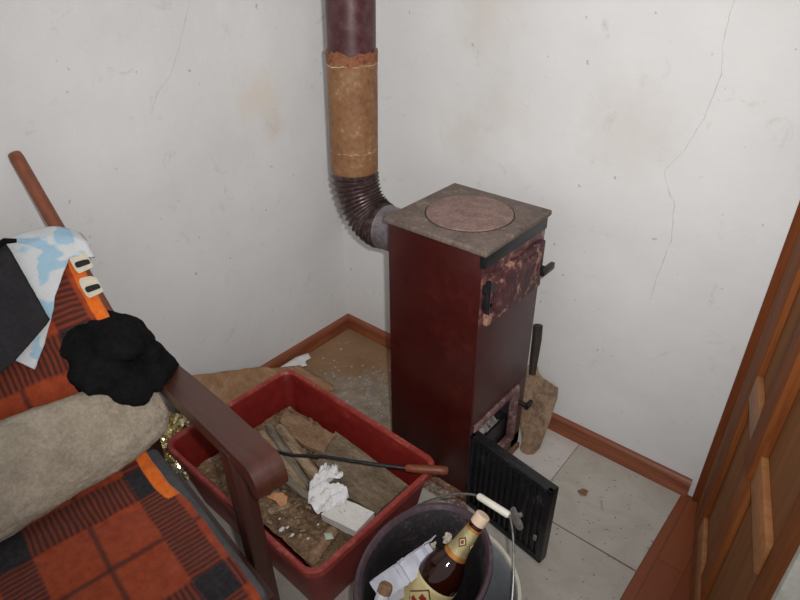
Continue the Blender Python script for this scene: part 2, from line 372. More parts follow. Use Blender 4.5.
def prism(bm, pts, dz, mi=0):
    """polygon (3-D points) given thickness along vector dz"""
    dz = V(dz); a = [bm.verts.new(V(p)) for p in pts]; b = [bm.verts.new(V(p)+dz) for p in pts]
    bm.faces.new(a).material_index = mi; bm.faces.new(b[::-1]).material_index = mi
    n = len(pts)
    for i in range(n):
        bm.faces.new((a[i], a[(i+1) % n], b[(i+1) % n], b[i])).material_index = mi
def bevel_all(bm, off, seg=2, ang=30):
    es = [e for e in bm.edges if len(e.link_faces) == 2 and e.calc_face_angle(0) > radians(ang)]
    if es: bmesh.ops.bevel(bm, geom=es, offset=off, segments=seg, affect='EDGES', profile=.5)
def fbm(p, o=4): return noise.fractal(V(p), .9, 2.0, o)
def grid(nu, nv, fn):
    bm = bmesh.new(); uvl = bm.loops.layers.uv.new('UVMap')
    vs = []; uvs = {}; bl = bm.verts.layers.float.new('binding')
    for i in range(nu):
        row = []
        for j in range(nv):
            p, uv, *ex = fn(i/(nu-1), j/(nv-1)); v = bm.verts.new(p); uvs[v] = uv; row.append(v)
            if ex: v[bl] = ex[0]
        vs.append(row)
    for i in range(nu-1):
        for j in range(nv-1):
            f = bm.faces.new((vs[i][j], vs[i+1][j], vs[i+1][j+1], vs[i][j+1]))
            for lp in f.loops: lp[uvl].uv = uvs[lp.vert]
    return bm
def solid(o, t, off=-1):
    m = o.modifiers.new('thickness', 'SOLIDIFY'); m.thickness = t; m.offset = off; return o

# ------------------------------------------------------------------ the setting
def struct(name, bm, m, parent=None, smooth=0):
    o = obj(name, bm, m, parent, smooth)
    if not parent: o['kind'] = 'structure'
    return o
bm = bmesh.new(); box(bm, 0, 3.2, -3.2, 0, -.1, 0); struct('floor', bm, 'laminate')
bm = bmesh.new(); box(bm, -.12, 0, -3.2, .12, -.1, 2.5); wall_left = struct('wall_left', bm, 'plaster_left')
bm = bmesh.new()
box(bm, 0, 1.335, 0, .12, -.1, 2.5); box(bm, 1.335, 2.08, 0, .12, 2.02, 2.5); box(bm, 2.08, 3.2, 0, .12, -.1, 2.5)
wall_back = struct('wall_back', bm, 'plaster_back')
bm = bmesh.new(); box(bm, 1.2, 3.2, 1.0, 1.1, -.1, 2.5); struct('wall_hall', bm, 'dark_wall')
bm = bmesh.new(); box(bm, 1.2, 3.2, 0, 1.0, -.1, -.001); tag(struct('floor_hall', bm, 'dark_wall'))

def crack(pts, wall, on):
    bm = bmesh.new(); fine = []
    for a, b in zip(pts[:-1], pts[1:]):
        n = max(3, int((V(b)-V(a)).length/.012))
        for i in range(n): fine.append(V(a).lerp(V(b), i/n)+V((fbm((a[0]*9+i, a[1]*9, 3))*.004,)*3)*1)
    fine.append(V(pts[-1]))
    A, B = [], []
    for i, p in enumerate(fine):
        w = .0007*(.5+abs(fbm((i*.31, 2, 1))))*(1 if 0 < i < len(fine)-1 else .2)
        if on == 'x': A.append((.0006, p.y-w, p.z)); B.append((.0006, p.y+w, p.z))
        else: A.append((p.x-w, -.0006, p.z)); B.append((p.x+w, -.0006, p.z))
    loft(bm, [[V(p) for p in A], [V(p) for p in B]], closed=False)
    obj('plaster_crack', bm, 'crack', wall, 0)
crack([(0, -.44, 1.22), (0, -.459, 1.185), (0, -.508, 1.091), (0, -.547, 1.027), (0, -.59, .995), (0, -.621, .946)], wall_left, 'x')
crack([(0, -.30, .885), (0, -.262, .845), (0, -.243, .809)], wall_left, 'x')
crack([(1.09, 0, 1.3), (1.092, 0, 1.212), (1.09, 0, 1.151), (1.103, 0, 1.079), (1.092, 0, .992), (1.069, 0, .92), (1.038, 0, .868), (1.051, 0, .836), (1.076, 0, .795), (1.088, 0, .711), (1.079, 0, .629), (1.073, 0, .542)], wall_back, 'y')
crack([(.60, 0, .96), (.64, 0, .965), (.69, 0, .945)], wall_back, 'y')

# skirting: profile swept along each wall
prof = [(0, 0), (.017, 0), (.017, .012), (.013, .018), (.0135, .034), (.015, .040), (.012, .050), (.006, .057), (0, .059)]
bm = bmesh.new(); loft(bm, [[V((0.0, -d, h)) for d, h in prof], [V((1.292, -d, h)) for d, h in prof]], True, True); struct('baseboard_back', bm, 'base_wood', smooth=40)
bm = bmesh.new(); loft(bm, [[V((d, 0, h)) for d, h in prof], [V((d, -3.0, h)) for d, h in prof]], True, True); struct('baseboard_left', bm, 'base_wood_y', smooth=40)

# door: casing on the wall and a leaf of plywood on battens standing open into the room
bm = bmesh.new(); box(bm, 1.306, 1.375, -.014, .12, 0, 2.06, .003); struct('trim_1', bm, 'casing', smooth=40)
door = empty('door_1', (1.314, 0, 0), math.atan2(-.966, .259)); tag(door, kind='structure')
# local x = along the leaf, local y = +n side (away from the room's corner side)
bm = bmesh.new(); box(bm, .05, .72, 0, .034, .008, 2.0); obj('plywood_panel', bm, 'ply', door, 0)
def batten(name, x0, x1, z0, z1, th, m):
    bm = bmesh.new(); box(bm, x0, x1, -th, 0, z0, z1, .002); return obj(name, bm, m, door, 30)
batten('stile', .14, .215, .106, 2.0, .012, 'stile')
batten('stile', .378, .448, .522, 2.0, .020, 'stile')
batten('stile', .378, .448, .165, .520, .010, 'stile')
batten('rail', .205, .64, .520, .580, .012, 'rail')
batten('rail', .215, .64, .108, .165, .010, 'rail')
batten('rail', .05, .68, 1.25, 1.33, .018, 'rail')
batten('stile', .64, .72, .008, 2.0, .006, 'stile')
bm = bmesh.new(); box(bm, .72, .732, -.008, .036, .008, 2.0, .002); obj('edge_strip', bm, 'white_edge', door, 30)

# loose floor covering
def sheet(name, pts, z, th, m, label, cat, group=None):
    bm = bmesh.new(); prism(bm, [V((x, y, z)) for x, y in pts], (0, 0, th))
    return tag(obj(name, bm, m, None, 0), label, cat, group)
sheet('vinyl_sheet', [(.981, -.018), (1.279, -.018), (1.275, -.317), (.984, -.319)], .0005, .003, 'vinyl', 'dirty pale vinyl sheet along the skirting right of the shovel', 'vinyl sheet')
sheet('vinyl_sheet', [(.979, -.018), (.982, -.318), (.50, -.316), (.50, -.018)], .0005, .003, 'vinyl_light', 'whiter speckled vinyl sheet under the stove and shovel', 'vinyl sheet')
sheet('vinyl_sheet', [(.02, -.3225), (1.275, -.3222), (1.262, -2.2), (.02, -2.2)], .0005, .003, 'vinyl', 'long pale vinyl sheet under the buckets and crate', 'vinyl sheet')

# cardboard in the corner, plus the propped kraft paper
bm = bmesh.new()
pts = [(.019, -.019), (.30, -.021), (.555, -.022), (.560, -.2), (.555, -.40), (.56, -.50), (.36, -.525), (.2, -.52), (.10, -.44), (.06, -.345), (.048, -.285), (.019, -.235)]
prism(bm, [V((x, y, .0038)) for x, y in pts], (0, 0, .003))
tag(obj('cardboard_sheet', bm, 'cardboard', None, 0), 'dusty brown cardboard lying flat in the room corner behind the crate', 'cardboard')
def kraft(u, v):
    y = -.30-u*.46
    lift = min(1, max(0, (-.30-y)/.42))
    top = .012+.175*lift**1.0+.02*lift
    x0, x1 = .0225, .235+.05*fbm((y*7, 2, 5))+.02*fbm((y*40, 1, 5))-.10*max(0, (y+.45)/.15)
    x = x0+(x1-x0)*v**1.15+.05*(1-lift)*v
    z = .010+(top-.010)*(1-v)**1.6+.006*fbm((x*9, y*9, 1))*(0.3+v*(1-v)*3)*lift
    if y > -.42: x += .03*(1-lift)
    return V((x+.004*abs(fbm((y*12, v*6, 4))), y, max(z, .0095))), (u, v)
o = solid(obj('kraft_paper', grid(40, 24, kraft), 'kraft', None, 60), .0012, 1)
tag(o, 'crumpled brown kraft paper curling up the left wall behind the red crate', 'paper')
bm = bmesh.new(); rnd = random.Random(3)
pts = [(.021, -.385), (.021, -.29), (.028, -.238), (.052, -.246), (.050, -.272), (.072, -.284), (.058, -.306), (.066, -.33), (.045, -.372)]
vs = [bm.verts.new(V((x, y, .0105+.02*max(0, .035-x)/.02+.004*rnd.random()))) for x, y in pts]; bm.faces.new(vs)
bmesh.ops.triangulate(bm, faces=bm.faces[:]); bmesh.ops.subdivide_edges(bm, edges=bm.edges[:], cuts=2, use_grid_fill=True)
o = solid(obj('paper_scrap', bm, 'paper', None, 60), .0012, 1); tag(o, 'torn white paper scrap against the left skirting near the corner', 'paper')

# crumbs
def crumbs(name, n, fn, m, label, cat, smin, smax, seed):
    bm = bmesh.new(); r = random.Random(seed)
    for i in range(n):
        p = fn(r); s = r.uniform(smin, smax)
        g = bmesh.ops.create_icosphere(bm, subdivisions=1, radius=s)
        q = Euler((r.random()*6, r.random()*6, r.random()*6)).to_matrix()
        for v in g['verts']:
            c = q @ v.co; v.co = V((c.x*r.uniform(.7, 1.5), c.y*r.uniform(.7, 1.5), abs(c.z)*.5))+V(p)
    return tag(obj(name, bm, m, None, 0), label, cat, None, 'stuff')
crumbs('plaster_crumbs', 150, lambda r: V((min(.53, max(.08, r.gauss(.30, .12))), min(-.06, max(-.42, r.gauss(-.24, .1))), .0068)), 'ash', 'pale plaster crumbs scattered over the corner cardboard', 'crumbs', .0012, .006, 5)
crumbs('floor_dirt', 110, lambda r: V((r.uniform(.875, 1.26), r.uniform(-.66, -.03), .0036)), 'soot', 'small dark dirt specks scattered on the pale vinyl', 'dirt', .0004, .0017, 6)
bm = bmesh.new(); prism(bm, [V((1.056, -.186, .004)), V((1.064, -.17, .005)), V((1.08, -.172, .009)), V((1.082, -.186, .004)), V((1.07, -.194, .007))], (0, 0, .003)); tag(obj('bark_chip', bm, 'board_brown', None, 0), 'small brown bark chip alone on the pale vinyl', 'wood chip')

# ------------------------------------------------------------------ stove
stove = tag(empty('wood_stove', (0, 0, 0)), 'tall square maroon wood stove with open ash door and rusty top', 'stove')
X0, X1, Y0, Y1, H = .577, .842, -.411, -.147, .768
OZ0, OZ1, OY0, OY1 = .075, .275, -.402, -.19
bm = bmesh.new()
box(bm, X0, X1-.004, Y0, Y0+.006, .03, H-.014, .0015)           # near side
box(bm, X0, X1-.004, Y1-.006, Y1, .03, H-.014, .0015)
box(bm, X0, X0+.006, Y0+.004, Y1-.004, .03, H-.014)
box(bm, X0, X1-.004, Y0+.004, Y1-.004, .03, .045)
obj('body', bm, 'enamel', stove, 30)
bm = bmesh.new()
box(bm, X1-.006, X1, Y0, Y1, OZ1, H-.034, .0015)
box(bm, X1-.006, X1, Y0, OY0, .03, OZ1+.002, .001); box(bm, X1-.006, X1, OY1, Y1, .03, OZ1+.002, .001)
box(bm, X1-.006, X1, Y0, Y1, .03, OZ0, .001)
obj('front_panel', bm, 'enamel_front', stove, 30)
bm = bmesh.new(); box(bm, X1-.012, X1+.003, Y0-.001, Y1+.001, H-.046, H-.012, .002); obj('front_lip', bm, 'black_iron', stove, 30)
bm = bmesh.new(); box(bm, .569, .850, -.419, -.139, H-.014, H, .004, 3)
top = obj('top_plate', bm, 'top_iron', stove, 30)
bm = bmesh.new(); cx, cy = .7105, -.2765
lathe(bm, (cx, cy, H-.002), (0, 0, 1), [(0, .101), (.0035, .101), (.005, .0995), (.0052, .06), (.0052, .01)], 64, False, True); obj('cooking_disc', bm, 'disc', top, 30)
bm = bmesh.new(); loft(bm, [ring((cx, cy, H+.0004), .101, 64), ring((cx, cy, H+.0012), .1025, 64), ring((cx, cy, H+.0004), .104, 64)]); obj('disc_groove', bm, 'soot', top, 30)
# fuel door
bm = bmesh.new(); box(bm, X1-.002, X1+.012, -.400, -.160, .575, .70, .004, 3)
box(bm, X1+.010, X1+.016, -.380, -.180, .592, .685, .004, 2)
fd = obj('fuel_door', bm, 'scorch', stove, 30)
bm = bmesh.new(); tube(bm, [(X1+.012, -.407, .618), (X1+.012, -.407, .695)], .0065, 12); box(bm, X1, X1+.012, -.409, -.385, .622, .636, .002); box(bm, X1, X1+.014, -.414, -.38, .662, .684, .003)
obj('hinge', bm, 'black_iron', fd, 40)
bm = bmesh.new(); tube(bm, [(X1+.004, -.166, .628), (X1+.03, -.166, .628)], .006, 10); box(bm, X1+.020, X1+.032, -.19, -.135, .618, .636, .003)
obj('latch_handle', bm, 'black_iron', fd, 40)
# ash compartment
bm = bmesh.new()
fw = .017
for a in ((OY0, OY0+fw, OZ0, OZ1), (OY1-fw, OY1, OZ0, OZ1), (OY0+fw, OY1-fw, OZ1-fw, OZ1), (OY0+fw, OY1-fw, OZ0, OZ0+fw)):
    box(bm, X1-.012, X1+.008, a[0], a[1], a[2], a[3], .003)
for a in ((OY0+fw+.006, OY1-fw-.006, OZ1-fw-.02, OZ1-fw-.008),):
    box(bm, X1-.03, X1-.004, a[0], a[1], a[2], a[3], .002)
obj('opening_frame', bm, 'dusty', stove, 30)
bm = bmesh.new()
box(bm, X0+.01, X1-.012, OY0+.004, OY0+.008, .046, OZ1+.05); box(bm, X0+.01, X1-.012, OY1-.008, OY1-.004, .046, OZ1+.05)
box(bm, X0+.008, X0+.012, OY0, OY1, .046, OZ1+.05); box(bm, X0+.01, X1-.012, OY0, OY1, OZ1+.03, OZ1+.05); obj('fire_lining', bm, 'soot', stove, 0)
bm = bmesh.new()
for (a, b, c, d) in ((.60, .825, OY0+.012, OY0+.016), (.60, .825, OY1-.016, OY1-.012), (.60, .604, OY0+.012, OY1-.012), (.821, .828, OY0+.012, OY1-.012)):
    box(bm, a, b, c, d, .05, .165, .001)
box(bm, .60, .825, OY0+.012, OY1-.012, .047, .051)
pan = obj('ash_pan', bm, 'black_iron', stove, 30)
def heap(u, v):
    x = .61+u*.205; y = OY0+.02+v*(OY1-OY0-.04)
    return V((x, y, .15+.03*fbm((x*28, y*28, 2))+.015*sin(pi*u)*sin(pi*v))), (u, v)
tag(obj('ash_heap', grid(26, 22, heap), 'ash', pan, 50), kind='stuff')
bm = bmesh.new(); tube(bm, [(X1, -.176, .20), (X1+.03, -.172, .20)], .006, 10); box(bm, X1+.022, X1+.034, -.180, -.150, .192, .208, .004)
obj('door_catch', bm, 'black_iron', stove, 40)
# open ash door : swings on the near edge
ad = empty('ash_door', (.853, -.413, 0), math.atan2(-.141, .99)); ad.parent = stove
bm = bmesh.new()
W, Z0, Z1 = .243, .022, .272
box(bm, 0, W, -.010, .010, Z0, Z1, .004, 3)
for a in ((0, W, Z1-.014, Z1), (0, W, Z0, Z0+.014), (0, .012, Z0, Z1), (W-.016, W, Z0, Z1)):
    box(bm, a[0], a[1], -.018, -.004, a[2], a[3], .003)
adp = obj('door_plate', bm, 'black_iron', ad, 30)
for i in range(12):
    x = .022+i*.0172
    bm = bmesh.new(); box(bm, x, x+.0068, -.0155, -.008, Z0+.02, Z1-.02, .002); obj('rib', bm, 'black_iron', adp, 30)
bm = bmesh.new(); lathe(bm, (.165, -.008, .126), (0, -1, 0), [(0, .009), (.012, .008), (.018, .011)], 18)
pts = [(.151, .150), (.158, .153), (.168, .136), (.184, .118), (.188, .106), (.180, .100), (.166, .108), (.156, .122), (.149, .136)]
prism(bm, [V((x, -.032, z)) for x, z in pts], (0, .010, 0)); bevel_all(bm, .0025)
obj('knob', bm, 'steel', adp, 40)
bm = bmesh.new()
for a in ((.214, .222, .1005, .1025), (.214, .216, .086, .102), (.220, .222, .086, .102), (.214, .222, .086, .088), (.214, .222, .093, .0945)):
    box(bm, a[0], a[1], -.0168, -.0140, a[2], a[3])
obj('cast_mark', bm, 'steel', adp, 0)
# base
bm = bmesh.new(); box(bm, X0-.005, X1+.006, Y0-.012, Y1+.004, .0037, .024, .003); box(bm, X0, X1+.012, Y0-.016, Y0+.02, .020, .031, .002)
prism(bm, [V((.70, -.445, .006)), V((.86, -.432, .006)), V((.853, -.40, .034)), V((.69, -.40, .040))], (0, 0, .003))
base = obj('base_plinth', bm, 'plinth', stove, 30)
def ash2(u, v):
    x = .70+u*.16; y = -.450+v*.036
    e = sin(pi*u)*.6+.4
    return V((x, y+.002*fbm((x*40, v*3, 1)), .010+.022*v*e+.007*fbm((x*60, y*60, 5)))), (u, v)
tag(obj('spilled_ash', grid(60, 16, ash2), 'plinth_ash', base, 50), kind='stuff')
bm = bmesh.new(); lathe(bm, (.572, -.279, .658), (1, 0, 0), [(-.004, .050), (.012, .050)], 32); obj('flue_spigot', bm, 'soot', stove, 40)

# ------------------------------------------------------------------ stove pipe
PX, PY = .348, -.279
pipe = tag(empty('stove_pipe', (PX, PY, .66)), 'rusty stove pipe with tan sleeve and ribbed elbow by the corner', 'stove pipe')
bm = bmesh.new()
pts = [(0, 0, z-.66) for z in (.81, 1.0, 1.4, 1.8, 2.1)]+[(-.16*(1-cos(a)), 0, 2.1-.66+.16*sin(a)) for a in (pi/8, pi/4, 3*pi/8, pi/2)]+[(-PX, 0, 2.26-.66)]
tube(bm, pts, .0575, 40); obj('upper_pipe', bm, 'pipe_dark', pipe, 40)
bm = bmesh.new(); n = 48
def ragged(i): a = 2*pi*i/n; return 1.083-.66+.010*fbm((cos(a)*2.2, sin(a)*2.2, 7))+.006*fbm((cos(a)*9, sin(a)*9, 1))
rs = [[V((.0612*cos(2*pi*i/n), .0612*sin(2*pi*i/n), z)) for i in range(n)] for z in (.792-.66, .80-.66, .87-.66, .95-.66, 1.03-.66)]
rs.append([V((.0612*cos(2*pi*i/n), .0612*sin(2*pi*i/n), ragged(i))) for i in range(n)])
rs.append([V((.0578*cos(2*pi*i/n), .0578*sin(2*pi*i/n), ragged(i)+.001)) for i in range(n)])
loft(bm, rs); sl = obj('rust_sleeve', bm, 'pipe_tan', pipe, 40)
bm = bmesh.new()
rs = [[V(((.0618+.0002*k)*cos(2*pi*i/n), (.0618+.0002*k)*sin(2*pi*i/n), (ragged(i)-.022+.006*fbm((i*.4, 3, 2)) if k == 0 else ragged(i)-.001))) for i in range(n)] for k in (0, 1)]
loft(bm, rs); obj('rust_band', bm, 'pipe_rust', sl, 40)
for zb in (1.056, .850):
    bm = bmesh.new(); A, B = [], []
    for i in range(n):
        a = 2*pi*i/n; zz = zb-.66+.004*fbm((cos(a)*5, sin(a)*5, zb*9)); w = .0016*max(0.05, .4+fbm((cos(a)*7, sin(a)*7, zb*3)))
        A.append(V((.0616*cos(a), .0616*sin(a), zz-w))); B.append(V((.0616*cos(a), .0616*sin(a), zz+w)))
    loft(bm, [A, B]); obj('lime_line', bm, 'lime', sl, 0)
for part in [o for o in pipe.children] + [o for c in pipe.children for o in c.children]:
    for v in part.data.vertices:
        k = max(0, v.co.z-.13); v.co.x += .017*k*(1 if v.co.z < 1.4 else 0)+(.0216 if v.co.z >= 1.4 else 0); v.co.y += .0145*k*(1 if v.co.z < 1.4 else 0)+(.0184 if v.co.z >= 1.4 else 0)
# ribbed flexible elbow
bm = bmesh.new(); R = .128; RX = .098; zc = .786-.66
pts, rad = [], []
K = 14*8
for k in range(K+1):
    a = pi/2*k/K
    pts.append((RX*(1-cos(a)), 0, zc-R*sin(a)))
    t = (k % 8)/8
    rad.append(.0565+.0065*max(0, 1-abs(t-.5)*3.2)+(0 if 3 < k < K-3 else -.001))
tube(bm, [(0, 0, zc+.012)]+pts+[(RX+.02, 0, zc-R)], [.0585]+rad+[.056], 40); obj('ribbed_elbow', bm, 'flex', pipe, 28)
bm = bmesh.new(); lathe(bm, (RX+.004, 0, zc-R), (1, 0, 0), [(0, .0565), (.004, .0600), (.008, .0580), (.03, .0578), (.072, .0575), (.1215, .0575)], 40)
col = obj('collar', bm, 'collar', pipe, 40)
bm = bmesh.new(); lathe(bm, (RX+.035, -.0345, zc-R+.046), (0, -.6, .8), [(0, .003), (.0035, .003)], 10); obj('rivet', bm, 'black_iron', col, 40)

# ------------------------------------------------------------------ shovel leaning in the gap right of the stove
T, B_, Hh = V((.882, -.025, .173)), V((.868, -.165, 0.0)), V((.80, -.025, .36))
nrm = (T-B_).cross(Hh-B_).normalized()
if nrm.y > 0: nrm = -nrm
ax = (Hh-V((.845, -.125, .035))); ax = (ax-nrm*ax.dot(nrm)).normalized(); sd = ax.cross(nrm).normalized()
if sd.x < 0: sd = -sd
shovel = tag(empty('coal_shovel', V((.86, -.13, .006))), 'rusty tan coal shovel standing blade down behind the stove', 'shovel')
off = V((.86, -.13, .006))
P3 = [(.889, -.024, .178), (.895, -.034, .145), (.900, -.085, .062), (.901, -.118, .014), (.895, -.142, .0045), (.880, -.156, .004), (.864, -.157, .005), (.8535, -.150, .010), (.8515, -.138, .018), (.842, -.122, .03), (.80, -.09, .10), (.78, -.066, .16), (.775, -.055, .19), (.795, -.052, .225), (.812, -.05, .25), (.828, -.052, .243), (.834, -.051, .225), (.846, -.043, .205)]
bm = bmesh.new()
c = sum((V(p) for p in P3), V())/len(P3)
prism(bm, [V(p)-off for p in P3], nrm*-.003); obj('blade', bm, 'shovel_blade', shovel, 30)
bm = bmesh.new()
tube(bm, [V((.818, -.060, .215))-off, V((.811, -.045, .27))-off, V((.806, -.034, .32))-off, V((.800, -.026, .362))-off], [.010, .012, .0135, .0135], 14); obj('handle', bm, 'shovel_handle', shovel, 40)

# ------------------------------------------------------------------ red crate
CX, CY, CR = .528, -.709, radians(-1.6)
bm = bmesh.new(); HZ = .222
def cr(z, gx, r): return rrect(0, 0, .572+gx, .412+gx, max(.012, r-.028), z, 0, 8)
rings = [cr(.0045, -.09, .05), cr(.012, -.082, .055), cr(.10, -.052, .06), cr(.185, -.026, .062), cr(HZ-.022, -.016, .063)]
loft(bm, rings, cap0=True)
loft(bm, [cr(HZ-.022, -.016, .063), cr(HZ-.020, .004, .068), cr(HZ-.003, .006, .069), cr(HZ, .001, .067), cr(HZ, -.016, .06), cr(HZ-.006, -.024, .057)], mi=1)
vs = loft(bm, [cr(HZ-.006, -.024, .057), cr(.185, -.034, .056), cr(.10, -.06, .054), cr(.02, -.09, .05)])
bm.faces.new(vs[-1][::-1])
bmesh.ops.remove_doubles(bm, verts=bm.verts, dist=.0005)
crate = empty('plastic_crate', (CX, CY, 0), CR); tag(crate, 'dusty red plastic crate of firewood between chair and stove', 'crate')
obj('shell', bm, ['crate', 'crate_rim'], crate, 40)

def in_crate(x, y, z):
    return V((x, y, z))
# debris floor inside the crate
def deb(u, v):
    x = (u-.5)*.490; y = (v-.5)*.328
    d = min(.245-abs(x), .164-abs(y))
    X = CX+x*cos(CR)-y*sin(CR); Y = CY+x*sin(CR)+y*cos(CR)
    z = .122+.010*fbm((X*11, Y*11, 3))+.005*fbm((X*45, Y*45, 8))+.030*max(0, (-.72-Y)/.12)*max(0, min(1, (X-.4)/.15))
    return V((X, Y, z)), (u, v)
o = obj('wood_debris', grid(110, 76, deb), 'dirt', None, 60); tag(o, 'brown bark dust and dirt filling the red crate', 'debris', None, 'stuff')
def plank(name, pts, z0, z1, th, m, label, cat='board', bev=.002, nzs=.002):
    """flat irregular board: outline points, tilt from z0 (first) to z1 (last)"""
    bm = bmesh.new(); n = len(pts); full = []
    for i in range(n):
        a = V((*pts[i], 0)); b = V((*pts[(i+1) % n], 0)); k = max(2, int((b-a).length/.02))
        for j in range(k):
            p = a.lerp(b, j/k); t = (i+j/k)/n; q = fbm((p.x*40, p.y*40, 2))*nzs
            full.append(V((p.x+q, p.y-q, 0)))
    cx = sum(p.x for p in full)/len(full); x0 = min(p.x for p in full); x1 = max(p.x for p in full)
    for p in full: p.z = z0+(z1-z0)*(p.x-x0)/(x1-x0)
    prism(bm, full, (0, 0, th)); bevel_all(bm, bev, 1, 50)
    return tag(obj(name, bm, m, None, 30), label, cat)
plank('plank', [(.505, -.560), (.772, -.578), (.772, -.690), (.66, -.70), (.548, -.675)], .150, .150, .018, 'board_grey', 'wide grey-brown board on the stove side of the crate', 'board')
plank('bark_slab', [(.335, -.590), (.42, -.583), (.52, -.574), (.53, -.615), (.545, -.640), (.48, -.652), (.39, -.646), (.36, -.632)], .158, .162, .012, 'board_brown', 'brown bark slab at the back of the crate beside the grey board', 'wood slab', .002, .006)
def stick(name, a, b, w, h, m, label, seed, roll=0):
    bm = bmesh.new(); a = V(a); b = V(b); ln = (b-a).length; t = (b-a).normalized()
    s = t.cross(V((0, 0, 1))).normalized(); u = s.cross(t); rings = []
    s, u = s*cos(roll)+u*sin(roll), u*cos(roll)-s*sin(roll)
    shape = [(-1, -.8), (-.2, -1), (.9, -.9), (1.05, .1), (.6, .9), (-.3, 1.05), (-.95, .6)]
    for i in range(12):
        f = i/11; k = 1 if 0 < i < 11 else .75
        rings.append([a.lerp(b, f)+s*(w/2*x*k*(1+.22*fbm((f*5, j, seed))))+u*(h/2*y*k*(1+.22*fbm((f*5, j+9, seed)))) for j, (x, y) in enumerate(shape)])
    loft(bm, rings, True, True)
    return tag(obj(name, bm, m, None, 25), label, 'firewood', 'firewood sticks in the crate')
stick('firewood_stick', (.385, -.655, .182), (.60, -.712, .176), .026, .022, 'split_wood', 'long pale split stick next to the bark slab', 1, .3)
stick('firewood_stick', (.350, -.662, .168), (.585, -.742, .165), .024, .018, 'grey_stick', 'greyish stick just left of the pale split stick', 2)
stick('firewood_stick', (.36, -.695, .176), (.60, -.757, .172), .018, .016, 'split_wood', 'thin tan stick, leftmost of the three long sticks under the poker', 3, .5)
stick('firewood_stick', (.455, -.755, .170), (.625, -.763, .176), .020, .016, 'grey_stick', 'short grey stick pointing at the crumpled paper', 4, .2)
stick('firewood_stick', (.40, -.735, .160), (.54, -.80, .160), .028, .02, 'grey_stick', 'flat grey stick beside the chair arm end', 5)
stick('firewood_stick', (.576, -.850, .172), (.600, -.806, .176), .018, .012, 'split_wood', 'short tan splinter under the torn tan scrap', 6)
stick('firewood_stick', (.742, -.878, .160), (.728, -.785, .172), .026, .018, 'board_brown', 'dark brown stick by the near corner of the crate', 7)
def scrap(name, pts, z, m, label, cat, amp=.008, seed=1, th=.0012):
    bm = bmesh.new(); vs = [bm.verts.new(V((x, y, 0))) for x, y in pts]; bm.faces.new(vs)
    bmesh.ops.triangulate(bm, faces=bm.faces[:])
    for _ in range(3): bmesh.ops.subdivide_edges(bm, edges=[e for e in bm.edges if e.calc_length() > .008], cuts=1, use_grid_fill=False); bmesh.ops.triangulate(bm, faces=bm.faces[:])
    for v in bm.verts: v.co.z = z+amp*fbm((v.co.x*32, v.co.y*32, seed), 3)+amp*.4*fbm((v.co.x*90, v.co.y*90, seed+3), 2)
    return tag(solid(obj(name, bm, m, None, 15), th, 1), label, cat)
scrap('cardboard_scrap', [(.552, -.836), (.556, -.812), (.574, -.802), (.592, -.803), (.604, -.818), (.600, -.834), (.578, -.828)], .190, 'tan_scrap', 'torn light tan scrap in the crate near the chair arm', 'scrap', .005, 2)
scrap('plastic_chip', [(.722, -.812), (.735, -.800), (.750, -.808), (.738, -.822)], .178, 'mint', 'pale green chip on the crate debris', 'chip', .002, 5)
bm = bmesh.new()
for (x, y, s) in ((.636, -.862, .007), (.642, -.850, .004), (.666, -.857, .005), (.61, -.846, .003), (.70, -.84, .003), (.69, -.80, .003)):
    g = bmesh.ops.create_icosphere(bm, subdivisions=1, radius=s)
    for v in g['verts']: v.co = V((v.co.x*.8, v.co.y*1.3, v.co.z*.5))+V((x, y, .170))
tag(obj('plaster_chips', bm, 'paper', None, 0), 'tiny white plaster chips on the crate debris', 'chips', None, 'stuff')

# crumpled white paper in the crate: a twisted sheet with two lobes
def crumple(name, rows, m, label, amp, seed, parent=None):
    """rows: list of (left point, right point) 3-D; the sheet folds between them"""
    k = len(rows)
    def fn(u, v):
        f = u*(k-1); i = min(int(f), k-2); t = f-i
        a = V(rows[i][0]).lerp(V(rows[i+1][0]), t); b = V(rows[i][1]).lerp(V(rows[i+1][1]), t)
        p = a.lerp(b, v)
        d = amp*(1-abs(((u*5.3+v*1.7+seed) % 1)*2-1))+amp*.8*fbm((u*7+seed, v*7, seed), 3)
        return p+V((0.2*d*fbm((u*9, v*9, seed+2)), .2*d, d)), (u, v)
    return tag(solid(obj(name, grid(30, 20, fn), m, None, 18), .001, 1), label, 'paper')
crumple('crumpled_paper', [((.598, -.694, .207), (.636, -.680, .212)), ((.612, -.722, .216), (.676, -.698, .228)), ((.618, -.752, .212), (.652, -.738, .22)), ((.630, -.770, .205), (.690, -.712, .218)), ((.648, -.790, .198), (.712, -.718, .205)), ((.688, -.796, .190), (.716, -.740, .198))],
        'paper', 'white crumpled twisted paper in the crate under the poker', .012, 1)
bm = bmesh.new()
prism(bm, [V((.690, -.728, .178)), V((.786, -.712, .182)), V((.788, -.776, .180)), V((.692, -.790, .176))], (0, 0, .022)); bevel_all(bm, .003, 1)
bmesh.ops.subdivide_edges(bm, edges=bm.edges[:], cuts=3, use_grid_fill=True)
for v in bm.verts: v.co += V((1, 1, 1))*.0025*fbm(v.co*40)
tag(obj('carton_piece', bm, 'print_carton', None, 25), 'flattened white printed carton piece beside the crumpled paper', 'carton')

